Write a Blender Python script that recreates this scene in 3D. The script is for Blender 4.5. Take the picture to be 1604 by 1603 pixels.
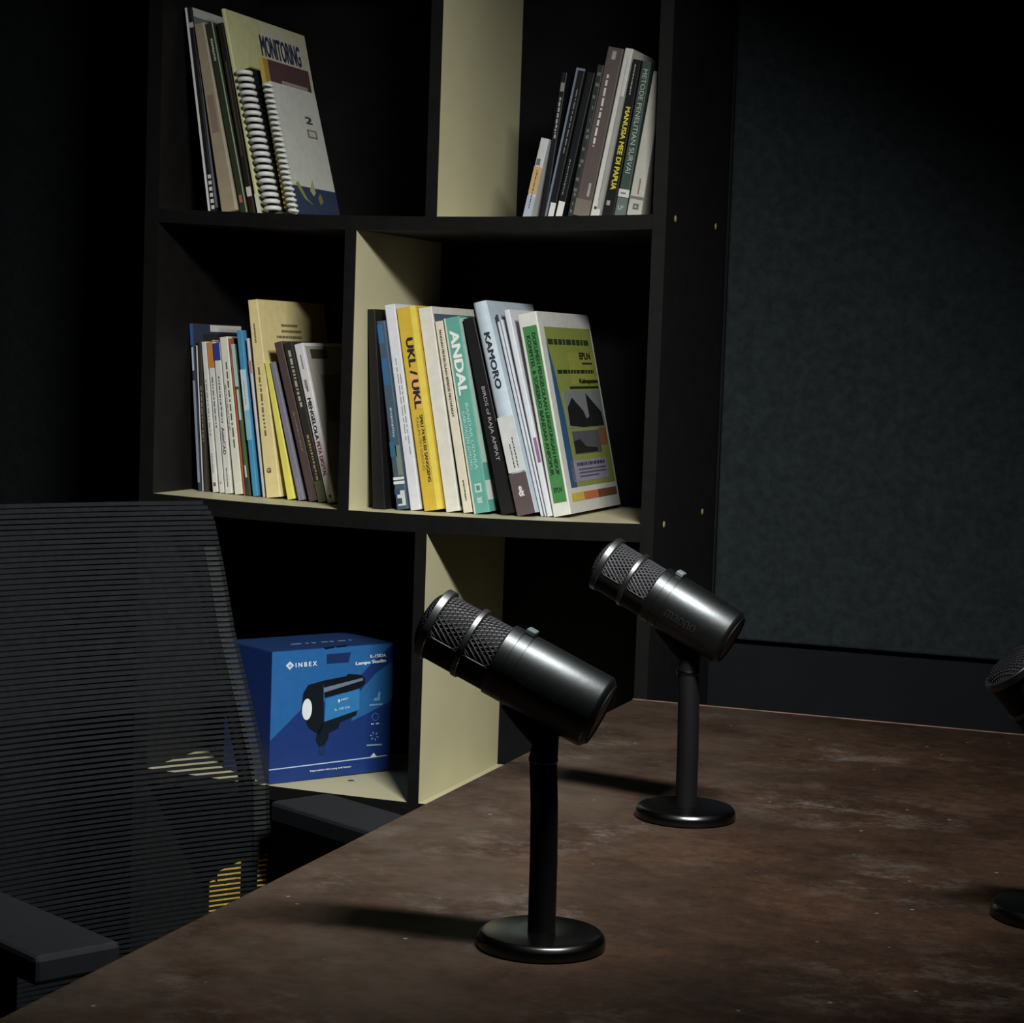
import bpy, math, random
from mathutils import Vector, Matrix
random.seed(7)
for o in list(bpy.data.objects): bpy.data.objects.remove(o, do_unlink=True)
sc = bpy.context.scene
COL = sc.collection

# ------------------------------------------------------------------ camera
W, H, F = 1604.0, 1603.0, 3328.9
CAM = Vector((0.4670, -2.4351, 0.4166))
CR = Vector((0.9400953, 0.33917723, 0.03434564))
CU = Vector((-0.05843352, 0.06106048, 0.99642217))
CF = Vector((-0.33586656, 0.93873874, -0.07722199))
cd = bpy.data.cameras.new('camera'); cam = bpy.data.objects.new('camera', cd); COL.objects.link(cam)
m = Matrix((CR, CU, -CF)).transposed().to_4x4(); m.translation = CAM
cam.matrix_world = m
cd.sensor_fit = 'HORIZONTAL'; cd.sensor_width = 36.0; cd.lens = 36.0 * F / W
cd.clip_start = 0.02; cd.clip_end = 50
sc.camera = cam
# ------------------------------------------------------------------ world, lamp, exposure
wd_ = bpy.data.worlds.new('world'); sc.world = wd_; wd_.use_nodes = True
wd_.node_tree.nodes['Background'].inputs[0].default_value = (0.55, 0.7, 0.85, 1)
wd_.node_tree.nodes['Background'].inputs[1].default_value = 0.004
LP = Vector((0.29, -1.13, 1.05)); LT = Vector((-0.60, -0.35, -0.12))
ld = bpy.data.lights.new('studio_lamp', 'AREA'); ld.energy = 12.3; ld.color = (1.0, 0.99, 0.955)
ld.shape = 'RECTANGLE'; ld.size = 0.36; ld.size_y = 0.07; ld.spread = math.radians(92)
lo = bpy.data.objects.new('studio_lamp', ld); COL.objects.link(lo)
_z = (LP - LT).normalized(); _x = Vector((1, 0, 0)); _y = _z.cross(_x).normalized(); _x = _y.cross(_z)
_m = Matrix((_x, _y, _z)).transposed().to_4x4(); _m.translation = LP; lo.matrix_world = _m
sc.view_settings.view_transform = 'Standard'; sc.view_settings.look = 'None'
sc.view_settings.exposure = 0.0; sc.view_settings.gamma = 1.0; sc.view_settings.use_curve_mapping = False

# ------------------------------------------------------------------ helpers
def on(ax, val, x, y):
    """point of the real plane (axis ax = val) that shows at photo pixel x, y"""
    d = CR * ((x - W/2) / F) - CU * ((y - H/2) / F) + CF
    t = (val - CAM[ax]) / d[ax]
    return CAM + d * t
def lin(c):
    return tuple(((v/255)/12.92 if v/255 <= .04045 else ((v/255+.055)/1.055)**2.4) for v in c)
MATS = {}
def mat(name, rgb, rough=.6, metal=0.0, var=.12, scale=60.0, bump=0.0, spec=.5, coat=0):
    if name in MATS: return MATS[name]
    M = bpy.data.materials.new(name); M.use_nodes = True
    nt = M.node_tree; b = nt.nodes['Principled BSDF']
    c = lin(rgb)
    tc = nt.nodes.new('ShaderNodeTexCoord'); n = nt.nodes.new('ShaderNodeTexNoise')
    n.inputs['Scale'].default_value = scale; n.inputs['Detail'].default_value = 4
    nt.links.new(tc.outputs['Object'], n.inputs['Vector'])
    r = nt.nodes.new('ShaderNodeValToRGB')
    r.color_ramp.elements[0].position = .3; r.color_ramp.elements[1].position = .7
    r.color_ramp.elements[0].color = (*[v*(1-var) for v in c], 1)
    r.color_ramp.elements[1].color = (*[min(1, v*(1+var)) for v in c], 1)
    nt.links.new(n.outputs['Fac'], r.inputs['Fac']); nt.links.new(r.outputs['Color'], b.inputs['Base Color'])
    b.inputs['Roughness'].default_value = rough; b.inputs['Metallic'].default_value = metal
    b.inputs['Specular IOR Level'].default_value = spec
    if bump:
        bp = nt.nodes.new('ShaderNodeBump'); bp.inputs['Strength'].default_value = bump; bp.inputs['Distance'].default_value = .002
        nt.links.new(n.outputs['Fac'], bp.inputs['Height']); nt.links.new(bp.outputs['Normal'], b.inputs['Normal'])
    MATS[name] = M; return M
def ink(rgb, rough=.55):
    g_ = .3*rgb[0]+.55*rgb[1]+.15*rgb[2]; rgb = tuple(int(g_+(c-g_)*.84) for c in rgb)
    return mat('print_%02x%02x%02x' % tuple(rgb), rgb, rough, var=.06, scale=90, spec=.3)

class MB:
    def __init__(s): s.v = []; s.f = []
    def add(s, vs, fs):
        o = len(s.v); s.v += [tuple(v) for v in vs]; s.f += [tuple(i+o for i in f) for f in fs]; return s
    def box(s, x0, x1, y0, y1, z0, z1):
        return s.add([(x0,y0,z0),(x1,y0,z0),(x1,y1,z0),(x0,y1,z0),(x0,y0,z1),(x1,y0,z1),(x1,y1,z1),(x0,y1,z1)],
                     [(3,2,1,0),(4,5,6,7),(0,1,5,4),(1,2,6,5),(2,3,7,6),(3,0,4,7)])
    def prism(s, poly, z0, z1):
        n = len(poly)
        return s.add([(x,y,z0) for x,y in poly] + [(x,y,z1) for x,y in poly],
                     [tuple(range(n-1,-1,-1)), tuple(range(n,2*n))] + [(i,(i+1)%n,n+(i+1)%n,n+i) for i in range(n)])
    def lathe(s, prof, org, axis, seg=48, a0=0.0, a1=2*math.pi, ref=None, closed_prof=False):
        """prof: list of (radius, distance along axis)"""
        axis = Vector(axis).normalized(); ref = Vector(ref) if ref else (Vector((0,0,1)) if abs(axis.z) < .95 else Vector((1,0,0)))
        u = (ref - axis*ref.dot(axis)).normalized(); w = axis.cross(u); org = Vector(org)
        full = abs(a1-a0-2*math.pi) < 1e-6; n = seg if full else seg+1
        vs = []
        for r, d in prof:
            for i in range(n):
                a = a0 + (a1-a0)*i/seg
                vs.append(org + axis*d + (u*math.cos(a) + w*math.sin(a))*r)
        fs = []; k = len(prof); rng = range(k) if closed_prof else range(k-1)
        for j in rng:
            j2 = (j+1) % k
            for i in range(seg):
                i2 = (i+1) % n if full else i+1
                fs.append((j*n+i, j*n+i2, j2*n+i2, j2*n+i))
        if full and not closed_prof:
            if prof[0][0] > 1e-6: fs.append(tuple(range(n-1,-1,-1)))
            if prof[-1][0] > 1e-6: fs.append(tuple((k-1)*n+i for i in range(n)))
        if not full and closed_prof:
            fs.append(tuple(j*n for j in range(k))); fs.append(tuple(j*n+n-1 for j in range(k-1,-1,-1)))
        return s.add(vs, fs)
    def tube(s, pts, r, seg=8):
        pts = [Vector(p) for p in pts]; rings = []
        rr = r if isinstance(r, (list, tuple)) else [r]*len(pts)
        prev = None; vs = []
        for i, p in enumerate(pts):
            t = (pts[min(i+1,len(pts)-1)] - pts[max(i-1,0)]).normalized()
            if prev is None: a = Vector((0,0,1)) if abs(t.z) < .9 else Vector((1,0,0)); u = (a - t*a.dot(t)).normalized()
            else: u = (prev - t*prev.dot(t)).normalized()
            prev = u; w = t.cross(u)
            for k in range(seg):
                an = 2*math.pi*k/seg; vs.append(p + (u*math.cos(an)+w*math.sin(an))*rr[i])
        fs = [(j*seg+k, j*seg+(k+1)%seg, (j+1)*seg+(k+1)%seg, (j+1)*seg+k) for j in range(len(pts)-1) for k in range(seg)]
        fs += [tuple(range(seg-1,-1,-1)), tuple((len(pts)-1)*seg+k for k in range(seg))]
        return s.add(vs, fs)
    def mesh(s, name):
        me = bpy.data.meshes.new(name); me.from_pydata(s.v, [], s.f); me.update(); return me
def link(name, me, material, parent=None, smooth=False, bevel=0, segs=2, loc=None):
    if material and not me.materials: me.materials.append(material)
    if smooth:
        for p in me.polygons: p.use_smooth = True
        me.set_sharp_from_angle(angle=math.radians(35))
    o = bpy.data.objects.new(name, me); COL.objects.link(o)
    if parent: o.parent = parent
    if loc is not None: o.location = loc
    if bevel:
        b = o.modifiers.new('bevel', 'BEVEL'); b.width = bevel; b.segments = segs; b.limit_method = 'ANGLE'
    return o
def part(name, mb, material, parent=None, **k): return link(name, mb.mesh(name), material, parent, **k)
def thing(name, label, cat, loc=(0,0,0), rot=(0,0,0), group=None):
    o = bpy.data.objects.new(name, None); COL.objects.link(o); o.empty_display_size = .05
    o.location = loc; o.rotation_euler = rot; tag(o, label, cat, group); return o
def tag(o, label, cat, group=None):
    o['label'] = label; o['category'] = cat
    if group: o['group'] = group
    return o
def struct(o): o['kind'] = 'structure'; return o

def text_mesh(body, bold=.0):
    c = bpy.data.curves.new('lettering', 'FONT'); c.body = body; c.resolution_u = 3
    o = bpy.data.objects.new('lettering', c); COL.objects.link(o)
    dg = bpy.context.evaluated_depsgraph_get(); dg.update()
    me = bpy.data.meshes.new_from_object(o.evaluated_get(dg))
    bpy.data.objects.remove(o, do_unlink=True); bpy.data.curves.remove(c)
    if bold > .005:                          # heavier strokes: the same letters again, shifted by a hair
        k = bold*1.3; vs = [tuple(v.co) for v in me.vertices]; fs = [tuple(p.vertices) for p in me.polygons]; n = len(vs)
        V, Fc = [], []
        for j, (dx, dy) in enumerate(((-k, 0), (k, 0), (0, k*.6), (0, -k*.6))):
            V += [(x+dx, y+dy, z+j*.0004) for x, y, z in vs]; Fc += [tuple(i+j*n for i in f) for f in fs]
        me = bpy.data.meshes.new('lettering'); me.from_pydata(V, [], Fc); me.update()
    return me
def lettering(parent, body, rgb, org, ex, ey, bold=.015, name='lettering'):
    """text fitted to the parallelogram org + ex (reading direction) + ey (letter tops)"""
    me = text_mesh(body, bold)
    xs = [v.co.x for v in me.vertices]; ys = [v.co.y for v in me.vertices]
    x0, x1, y0, y1 = min(xs), max(xs), min(ys), max(ys)
    org, ex, ey = Vector(org), Vector(ex), Vector(ey)
    for v in me.vertices:
        v.co = org + ex*((v.co.x-x0)/(x1-x0)) + ey*((v.co.y-y0)/(y1-y0)) + ex.cross(ey).normalized()*(v.co.z*.05)
    me.materials.clear()
    return link(name, me, ink(rgb), parent)

# ------------------------------------------------------------------ measures of the shelf unit
XL, XR, XM, XT, XB = -.9008, -.2406, -.6226, -.5156, -.5157
ZM, ZMB, ZT, ZTB, ZB, ZBB = .2110, .1890, .5785, .5610, -.1514, -.1690
DEP = .2933; FLOOR = -.75; SAG = .006
def sag(x): 
    q = (x - (XL+XR)/2) / ((XR-XL)/2); return -SAG*max(0.0, 1-q*q)

# ------------------------------------------------------------------ room shell
def felt_mat(name, k):
    M = bpy.data.materials.new(name); M.use_nodes = True; nt = M.node_tree; b = nt.nodes['Principled BSDF']
    tc = nt.nodes.new('ShaderNodeTexCoord')
    n1 = nt.nodes.new('ShaderNodeTexNoise'); n1.inputs['Scale'].default_value = 90; n1.inputs['Detail'].default_value = 6
    n2 = nt.nodes.new('ShaderNodeTexNoise'); n2.inputs['Scale'].default_value = 9; n2.inputs['Detail'].default_value = 2
    v = nt.nodes.new('ShaderNodeTexVoronoi'); v.inputs['Scale'].default_value = 45
    for n in (n1, n2, v): nt.links.new(tc.outputs['Object'], n.inputs['Vector'])
    r = nt.nodes.new('ShaderNodeValToRGB'); e = r.color_ramp.elements
    e[0].position = .3; e[0].color = (.0125*k, .0170*k, .0192*k, 1); e[1].position = .75; e[1].color = (.022*k, .0298*k, .0334*k, 1)
    nt.links.new(n1.outputs['Fac'], r.inputs['Fac'])
    r2 = nt.nodes.new('ShaderNodeValToRGB'); e = r2.color_ramp.elements
    e[0].position = .0; e[0].color = (.05*k, .06*k, .065*k, 1); e[1].position = .035; e[1].color = (0, 0, 0, 1)
    nt.links.new(v.outputs['Distance'], r2.inputs['Fac'])
    mx = nt.nodes.new('ShaderNodeMix'); mx.data_type = 'RGBA'; mx.blend_type = 'ADD'; mx.inputs[0].default_value = .6
    nt.links.new(r.outputs['Color'], mx.inputs[6]); nt.links.new(r2.outputs['Color'], mx.inputs[7])
    nt.links.new(mx.outputs[2], b.inputs['Base Color'])
    b.inputs['Roughness'].default_value = .95; b.inputs['Specular IOR Level'].default_value = .15
    bp = nt.nodes.new('ShaderNodeBump'); bp.inputs['Strength'].default_value = .5; bp.inputs['Distance'].default_value = .003
    nt.links.new(n1.outputs['Fac'], bp.inputs['Height']); nt.links.new(bp.outputs['Normal'], b.inputs['Normal'])
    return M
FELT = felt_mat('teal_felt', .9); FELT_VIG = felt_mat('vignette_dark_felt', .28)  # second felt is the first one darkened: vignette put into its colour
WALLM = mat('dark_wall_paint', (12, 15, 18), .8, scale=12, var=.2, spec=.2)
FLOORM = mat('dark_floor', (40, 38, 36), .6, scale=20, var=.3)
RX0, RX1, RY0, RY1, RZ1 = -2.0, 2.3, -3.4, .305, 1.95
struct(part('floor', MB().box(RX0-.1, RX1+.1, RY0-.1, RY1+.1, FLOOR-.1, FLOOR), FLOORM))
struct(part('ceiling', MB().box(RX0-.1, RX1+.1, RY0-.1, RY1+.1, RZ1, RZ1+.1), WALLM))
struct(part('wall_back', MB().box(RX0, RX1, RY1, RY1+.1, FLOOR, RZ1), WALLM))
struct(part('wall_front', MB().box(RX0, RX1, RY0-.1, RY0, FLOOR, RZ1), WALLM))
struct(part('wall_left', MB().box(RX0-.1, RX0, RY0, RY1, FLOOR, RZ1), WALLM))
struct(part('wall_right', MB().box(RX1, RX1+.1, RY0, RY1, FLOOR, RZ1), WALLM))
PANX = XR + .0165
tag(part('acoustic_panel', MB().box(PANX+.003, 1.45, DEP, RY1, .041, RZ1-.02), FELT, bevel=.003),
    'dark teal felt acoustic panel on the wall right of the bookshelf', 'wall panel', 'felt panels on the back wall')
tag(part('acoustic_panel', MB().box(-1.9, XL-.026, DEP, RY1, -.7, RZ1-.02), FELT_VIG, bevel=.003),
    'felt acoustic panel darkened for the vignette, on the wall left of the bookshelf above the chair', 'wall panel', 'felt panels on the back wall')

# ------------------------------------------------------------------ bookshelf
CREAM = mat('cream_laminate', (186, 181, 147), .5, var=.05, scale=9)
DARKW = mat('dark_brown_laminate', (15, 13, 13), .6, var=.25, scale=40, spec=.25)
EDGE = mat('black_edge_band', (11, 10, 10), .6, var=.3, scale=60, spec=.2)
BACKM = mat('black_back_panel', (8, 9, 12), .85, var=.3, scale=30, spec=.15)
TANM = mat('tan_screw_cap', (150, 128, 100), .5)
shelf = thing('bookshelf', 'tall dark bookshelf with cream shelves and partitions, standing against the wall', 'bookshelf', (0, 0, 0))
TOP = 1.30
for x0, x1 in ((XL-.020, XL), (XR, XR+.0165)):
    part('side_panel', MB().box(x0, x1, .0015, DEP, FLOOR, TOP), DARKW, shelf, bevel=.0006)
    part('edge_band', MB().box(x0, x1, 0, .0015, FLOOR, TOP), EDGE, shelf)
part('back_panel', MB().box(XL+.0002, XR-.0002, DEP-.006, DEP, FLOOR+.02, TOP-.02), BACKM, shelf)
def board(z0, z1, top=True):
    N = 24
    def slab(a, b, y0, y1):
        mb = MB(); vs = []
        for i in range(N+1):
            x = XL + .0002 + (XR-XL-.0004)*i/N; s = sag(x)
            vs += [(x,y0,a+s),(x,y1,a+s),(x,y1,b+s),(x,y0,b+s)]
        fs = [(3,2,1,0), tuple(4*N+k for k in range(4))]
        for i in range(N):
            for k in range(4): fs.append((4*i+k, 4*i+(k+1)%4, 4*i+4+(k+1)%4, 4*i+4+k))
        return mb.add(vs, fs)
    b = part('shelf_board', slab(z0, z1-.001, .0012, DEP-.0062), DARKW, shelf)
    part('laminate_top', slab(z1-.001, z1, .0012, DEP-.0062), CREAM, b)
    part('edge_band', slab(z0, z1, 0, .0012), EDGE, b)
for z0, z1 in ((ZTB, ZT), (ZMB, ZM), (ZBB, ZB), (-.52, -.5025), (.93, .9475), (1.28, 1.2975)): board(z0, z1)
def partition(x, z0, z1):
    s = sag(x)
    p = part('partition', MB().box(x-.0150, x, .0012, DEP-.0062, z0+s, z1+s), CREAM, shelf)
    part('edge_band', MB().box(x-.0150, x, 0, .0012, z0+s, z1+s), EDGE, p)
partition(XT, ZT, .93); partition(XM, ZM, ZTB); partition(XB, ZB, ZMB)
# thin black board standing against the back of the lowest visible compartment, with its raw brown edge
for (x, y) in ((1058,343), (1121,355), (1040,822), (1100,802)):
    P = on(0, XR+.0165, x, y)
    part('screw_cap', MB().lathe([(.0001,.0012),(.0030,.0010),(.0040,.0004),(.0042,0)], (XR+.0165, P.y, P.z), (1,0,0), 14), TANM, shelf, smooth=True)
part('cam_cap', MB().lathe([(.0001,.0009),(.0040,.0007),(.0052,0)], on(2, ZB+sag(-.58), 549.5, 1223.5), (0,0,1), 16), mat('grey_cam_cap', (70, 66, 60), .5), shelf, smooth=True)

# ------------------------------------------------------------------ table
def table_mat():
    M = bpy.data.materials.new('worn_brown_tabletop'); M.use_nodes = True; nt = M.node_tree; b = nt.nodes['Principled BSDF']; L = nt.links
    tc = nt.nodes.new('ShaderNodeTexCoord')
    def noise(s, d, rough=.6, sc=(1,1,1), rot=0):
        mp = nt.nodes.new('ShaderNodeMapping'); mp.inputs['Scale'].default_value = sc; mp.inputs['Rotation'].default_value = (0,0,rot)
        n = nt.nodes.new('ShaderNodeTexNoise'); n.inputs['Scale'].default_value = s; n.inputs['Detail'].default_value = d; n.inputs['Roughness'].default_value = rough
        L.new(tc.outputs['Object'], mp.inputs['Vector']); L.new(mp.outputs['Vector'], n.inputs['Vector']); return n
    def ramp(n, stops):
        r = nt.nodes.new('ShaderNodeValToRGB'); e = r.color_ramp.elements
        while len(e) < len(stops): e.new(.5)
        for k, (p, c) in enumerate(stops): e[k].position = p; e[k].color = (*c, 1)
        L.new(n.outputs['Fac'], r.inputs['Fac']); return r
    def mix(fac, a, bb, t='MIX'):
        x = nt.nodes.new('ShaderNodeMix'); x.data_type = 'RGBA'; x.blend_type = t
        if isinstance(fac, float): x.inputs[0].default_value = fac
        else: L.new(fac, x.inputs[0])
        for i, s in ((6, a), (7, bb)):
            if isinstance(s, tuple): x.inputs[i].default_value = (*s, 1)
            else: L.new(s, x.inputs[i])
        return x.outputs[2]
    base = ramp(noise(6.0, 8, .68, (1, 1.35, 1), .5), [(.32, (.0135,.0080,.0054)), (.5, (.0260,.0142,.0088)), (.68, (.0480,.0255,.0152))])
    fine = ramp(noise(70, 8, .8), [(.32, (.52,.53,.55)), (.68, (1.34,1.32,1.30))])
    c = mix(1.0, base.outputs[0], fine.outputs[0], 'MULTIPLY')
    sep = nt.nodes.new('ShaderNodeSeparateXYZ'); L.new(tc.outputs['Object'], sep.inputs[0])
    def grad(sock, lo, hi):
        g = nt.nodes.new('ShaderNodeMapRange'); g.interpolation_type = 'SMOOTHSTEP'
        g.inputs[1].default_value = lo; g.inputs[2].default_value = hi; g.inputs[3].default_value = 1; g.inputs[4].default_value = 0
        L.new(sock, g.inputs[0]); return g.outputs[0]
    # varnish worn to a dull grey-olive along the left edge, where arms have rubbed
    ed = grad(sep.outputs[0], TX0-.55+.02, TX0-.55+.42)
    wear = ramp(noise(7, 8, .7, (1, 1.3, 1), .9), [(.36, (0,0,0)), (.66, (.85,.85,.85))])
    m1 = nt.nodes.new('ShaderNodeMath'); m1.operation = 'MULTIPLY'; L.new(ed, m1.inputs[0]); L.new(wear.outputs[0], m1.inputs[1])
    c = mix(m1.outputs[0], c, (.054,.042,.032))
    wear2 = ramp(noise(11, 8, .72, (1, 1.4, 1), .2), [(.58, (0,0,0)), (.76, (.55,.55,.55))])
    c = mix(wear2.outputs[0], c, (.064,.046,.036))
    scuff = ramp(noise(17, 9, .8, (1, 1.25, 1), -.5), [(.50, (0,0,0)), (.72, (.95,.95,.95))])
    patch = ramp(noise(5.5, 3, .5, (1, 1.2, 1), .7), [(.46, (0,0,0)), (.70, (1,1,1))])
    c = mix(mix(1.0, scuff.outputs[0], patch.outputs[0], 'MULTIPLY'), c, (.122,.104,.092))
    fleck = ramp(noise(38, 6, .8, (1, 1.7, 1), .4), [(.68, (0,0,0)), (.78, (.75,.75,.75))])
    c = mix(fleck.outputs[0], c, (.150,.130,.112))
    v = nt.nodes.new('ShaderNodeTexVoronoi'); v.inputs['Scale'].default_value = 24; L.new(tc.outputs['Object'], v.inputs['Vector'])
    r = nt.nodes.new('ShaderNodeValToRGB'); e = r.color_ramp.elements
    e[0].position = .0; e[0].color = (1,1,1,1); e[1].position = .05; e[1].color = (0,0,0,1); L.new(v.outputs['Distance'], r.inputs['Fac'])
    c = mix(r.outputs[0], c, (.20,.185,.165))
    L.new(c, b.inputs['Base Color'])
    rr = nt.nodes.new('ShaderNodeMapRange'); rr.inputs[3].default_value = .42; rr.inputs[4].default_value = .75
    n = noise(14, 5); L.new(n.outputs['Fac'], rr.inputs[0]); L.new(rr.outputs[0], b.inputs['Roughness'])
    b.inputs['Specular IOR Level'].default_value = .12
    bp = nt.nodes.new('ShaderNodeBump'); bp.inputs['Strength'].default_value = .25; bp.inputs['Distance'].default_value = .001
    n = noise(120, 5); L.new(n.outputs['Fac'], bp.inputs['Height']); L.new(bp.outputs['Normal'], b.inputs['Normal'])
    return M
TX0, TX1, TY0, TY1 = XR, 1.35, -2.15, -.003
table = thing('table', 'large worn dark brown wooden table carrying the three microphones', 'table', (.55, -1.1, FLOOR))
def tl_(mb): 
    mb.v = [(x-.55, y+1.1, z-FLOOR) for x, y, z in mb.v]; return mb
part('tabletop', tl_(MB().box(TX0, TX1, TY0, TY1-.0016, -.030, 0)), table_mat(), table, bevel=.0015)
part('edge_band', tl_(MB().box(TX0, TX1, TY1-.0016, TY1-.0004, -.030, .0007)), mat('worn_lit_edge', (122, 98, 84), .5, var=.45, scale=35), table)  # pale colour paints the highlight of the lit bevel along the worn edge
for x in (TX0+.12, TX1-.12):
    for y in (TY0+.12, TY1-.14):
        part('leg', tl_(MB().box(x-.03, x+.03, y-.03, y+.03, FLOOR, -.030)), DARKW, table, bevel=.003)
part('apron', tl_(MB().box(TX0+.15, TX1-.15, TY1-.15, TY1-.13, -.11, -.030)), DARKW, table)
part('apron', tl_(MB().box(TX0+.15, TX1-.15, TY0+.11, TY0+.13, -.11, -.030)), DARKW, table)

# ------------------------------------------------------------------ microphones
MBLK = mat('satin_black_metal', (62, 65, 66), .40, metal=1.0, var=.06, scale=200, bump=.03)
MRING = mat('grey_black_ring_metal', (90, 92, 94), .40, metal=1.0, var=.05, scale=200)
MMESH = mat('dark_grille_wire', (38, 38, 43), .55, metal=.3, var=.1, scale=300)
MFOAM = mat('black_foam', (9, 9, 10), .9, var=.3, scale=300)
MPOLE = mat('black_stand_paint', (8, 8, 9), .6, var=.1, scale=100, spec=.2)
MBASE = mat('black_base_paint', (78, 80, 80), .25, metal=1.0, var=.05, scale=100)
GREYP = mat('grey_plastic', (74, 86, 90), .5)
def microphone(label, base, yaw, tilt, centre=(-.0247, .1945), pole_top=.134, lean=-.003):
    t = thing('microphone', label, 'microphone', base, (0, 0, yaw), 'podcast microphones on the table')
    R = .0262; L = .1345
    ax = Vector((math.cos(tilt), 0, -math.sin(tilt))); up = Vector((math.sin(tilt), 0, math.cos(tilt)))
    org = Vector((centre[0], 0, centre[1])) - ax*(L/2)
    # main tube with two grooves, chamfered rear
    part('body_tube', MB().lathe([(.0225,.0535),(R-.0008,.0535),(R,.0543),(R,.0622),(R-.0006,.0624),(R-.0006,.0630),(R,.0632),(R,.0700),(R-.0006,.0702),(R-.0006,.0708),(R+.0004,.0711),(R+.0004,.1300),(R-.0004,.1318),(R-.0030,.1340),(R-.0036,L)], org, ax, 72), MBLK, t, smooth=True)
    part('rear_cap', MB().lathe([(R-.0036,L-.001),(R-.0038,L+.0006),(R-.006,L+.0008),(R-.008,L-.0006),(.0001,L-.0008)], org, ax, 48), MPOLE, t, smooth=True)
    for s0, s1, nm in ((.0, .0062, 'front_ring'), (.0287, .0333, 'middle_ring')):
        part(nm, MB().lathe([(R-.0035,s0),(R-.0006,s0),(R,s0+.0007),(R,s1-.0007),(R-.0006,s1),(R-.0035,s1)], org, ax, 72, closed_prof=True), MRING, t, smooth=True)
    part('foam_insert', MB().lathe([(.0001,-.0022),(.012,-.0018),(.0195,.0002),(.0205,.003),(.0205,.0540),(.0001,.0540)], org, ax, 40), MFOAM, t, smooth=True)
    # underside shell that carries the rings, with raised rims around the openings
    a0, a1 = math.radians(101), math.radians(259)
    sh = part('grille_shell', MB().lathe([(.0222,.004),(.0250,.004),(.0250,.0537),(.0222,.0537)], org, ax, 40, a0, a1, ref=up, closed_prof=True), MPOLE, t, smooth=True)
    for s0, s1 in ((.0066, .0283), (.0337, .0531)):
        for sg in (1, -1):
            pts = []
            for k in range(13):
                s = s0 + (s1-s0)*k/12; e = min(k, 12-k)/2.0; a = math.radians(100 - (7*(1-min(1, e))**2))*sg
                w = ax.cross(up); pts.append(org + ax*s + (up*math.cos(a) + w*math.sin(a))*.0249)
            part('opening_rim', MB().tube(pts, .00055, 6), MMESH, sh, smooth=True)
    # woven grille: crossing strands on a cylinder, seen as diamonds
    w = ax.cross(up)
    for s0, s1 in ((.0055, .0292), (.0328, .0540)):
        mb = MB(); rg = .0229; Ls = s1-s0; n = 40
        for dr in (1, -1):
            for k in range(n):
                pts = []
                for j in range(7):
                    a = 2*math.pi*k/n + dr*(Ls*.62/rg)*j/6
                    pts.append(org + ax*(s0+Ls*j/6) + (up*math.cos(a)+w*math.sin(a))*(rg+dr*.00022))
                mb.tube(pts, .00052, 4)
        g = part('grille_mesh', mb, MMESH, t); g['kind'] = 'stuff'
    mb = MB()
    for dr in (0, 1):                                   # front mesh: crossing strands over a shallow dome
        for k in range(-8, 9):
            c = k*.0025; hw = math.sqrt(max(0, .0226**2 - c*c)); pts = []
            for j in range(9):
                q = -hw + 2*hw*j/8; rr = (c*c+q*q)/(.0226**2); d = -.0062*(1-rr**2.2) + .0006*dr*.5
                a, bb = (c, q) if dr else (q, c)
                pts.append(org + ax*d + (up*(a+bb)*.7071 + w*(a-bb)*.7071))
            if hw > .003: mb.tube(pts, .00055, 4)
    g = part('front_mesh', mb, MMESH, t); g['kind'] = 'stuff'
    # small mute button on top of the tube, and the maker's name on the side
    o2 = org + ax*.0660 + up*(R-.0006)
    b = MB().box(-.0036, .0036, -.0055, .0055, 0, .0042)
    b.v = [tuple(o2 + ax*x + w*y + up*z) for x, y, z in b.v]
    part('mute_button', b, GREYP, t, bevel=.001)
    me = text_mesh('maono', .01); xs = [v.co.x for v in me.vertices]; ys = [v.co.y for v in me.vertices]
    x0, x1, y0, y1 = min(xs), max(xs), min(ys), max(ys)
    for v in me.vertices:
        s = .0755 + .031*((v.co.x-x0)/(x1-x0)); a = math.radians(106 - 17*((v.co.y-y0)/(y1-y0)))
        v.co = org + ax*s + (up*math.cos(a) - w*math.sin(a)*(1 if w.y > 0 else -1))*(R+.0008)
    me.materials.clear(); link('maker_lettering', me, ink((20, 21, 22)), t)
    # stand
    part('base_disc', MB().lathe([(.0001,.0002),(.0435,.0002),(.0450,.0012),(.0450,.0066),(.0446,.0076),(.0432,.0096),(.0420,.0106),(.0404,.0111),(.0120,.0112),(.0110,.0112),(.0001,.0112)], (0,0,0), (0,0,1), 72), MBASE, t, smooth=True)
    part('pole', MB().tube([(0,0,.011),(-.0002,0,.06),(-.0012,0,.1),(lean,0,pole_top-.004)], [.0097,.0097,.0096,.0096], 32), MPOLE, t, smooth=True)
    part('pole_joint', MB().lathe([(.0001,0),(.0099,0),(.0103,.0008),(.0103,.003),(.0099,.0038),(.0001,.0038)], (lean-.0001,0,pole_top-.004), (.03,0,1), 32), MBASE, t, smooth=True)
    hinge = org + ax*(L*.55) - up*(R-.006)
    part('swivel_mount', MB().tube([(lean,0,pole_top-.001), (lean+.001,0,pole_top+.012), Vector((lean+.001,0,pole_top+.012)).lerp(hinge,.55), hinge], [.0100,.0102,.0105,.0100], 24), MPOLE, t, smooth=True)
    part('thumb_screw', MB().lathe([(.0001,0),(.006,0),(.0065,.001),(.0065,.006),(.0058,.007),(.0001,.007)], (lean,.009,pole_top+.006), (0,1,0), 20), MPOLE, t, smooth=True)
    return t
YAW = math.radians(19.84)
microphone('black podcast microphone on a round stand, nearest and largest, in front of the cream partition', (.005, -1.053, 0), math.radians(6), math.radians(24.8))
microphone('black podcast microphone on a round stand, the farther one beside the felt panel', (-.0123, -.6049, 0), math.radians(0), math.radians(27))
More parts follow.
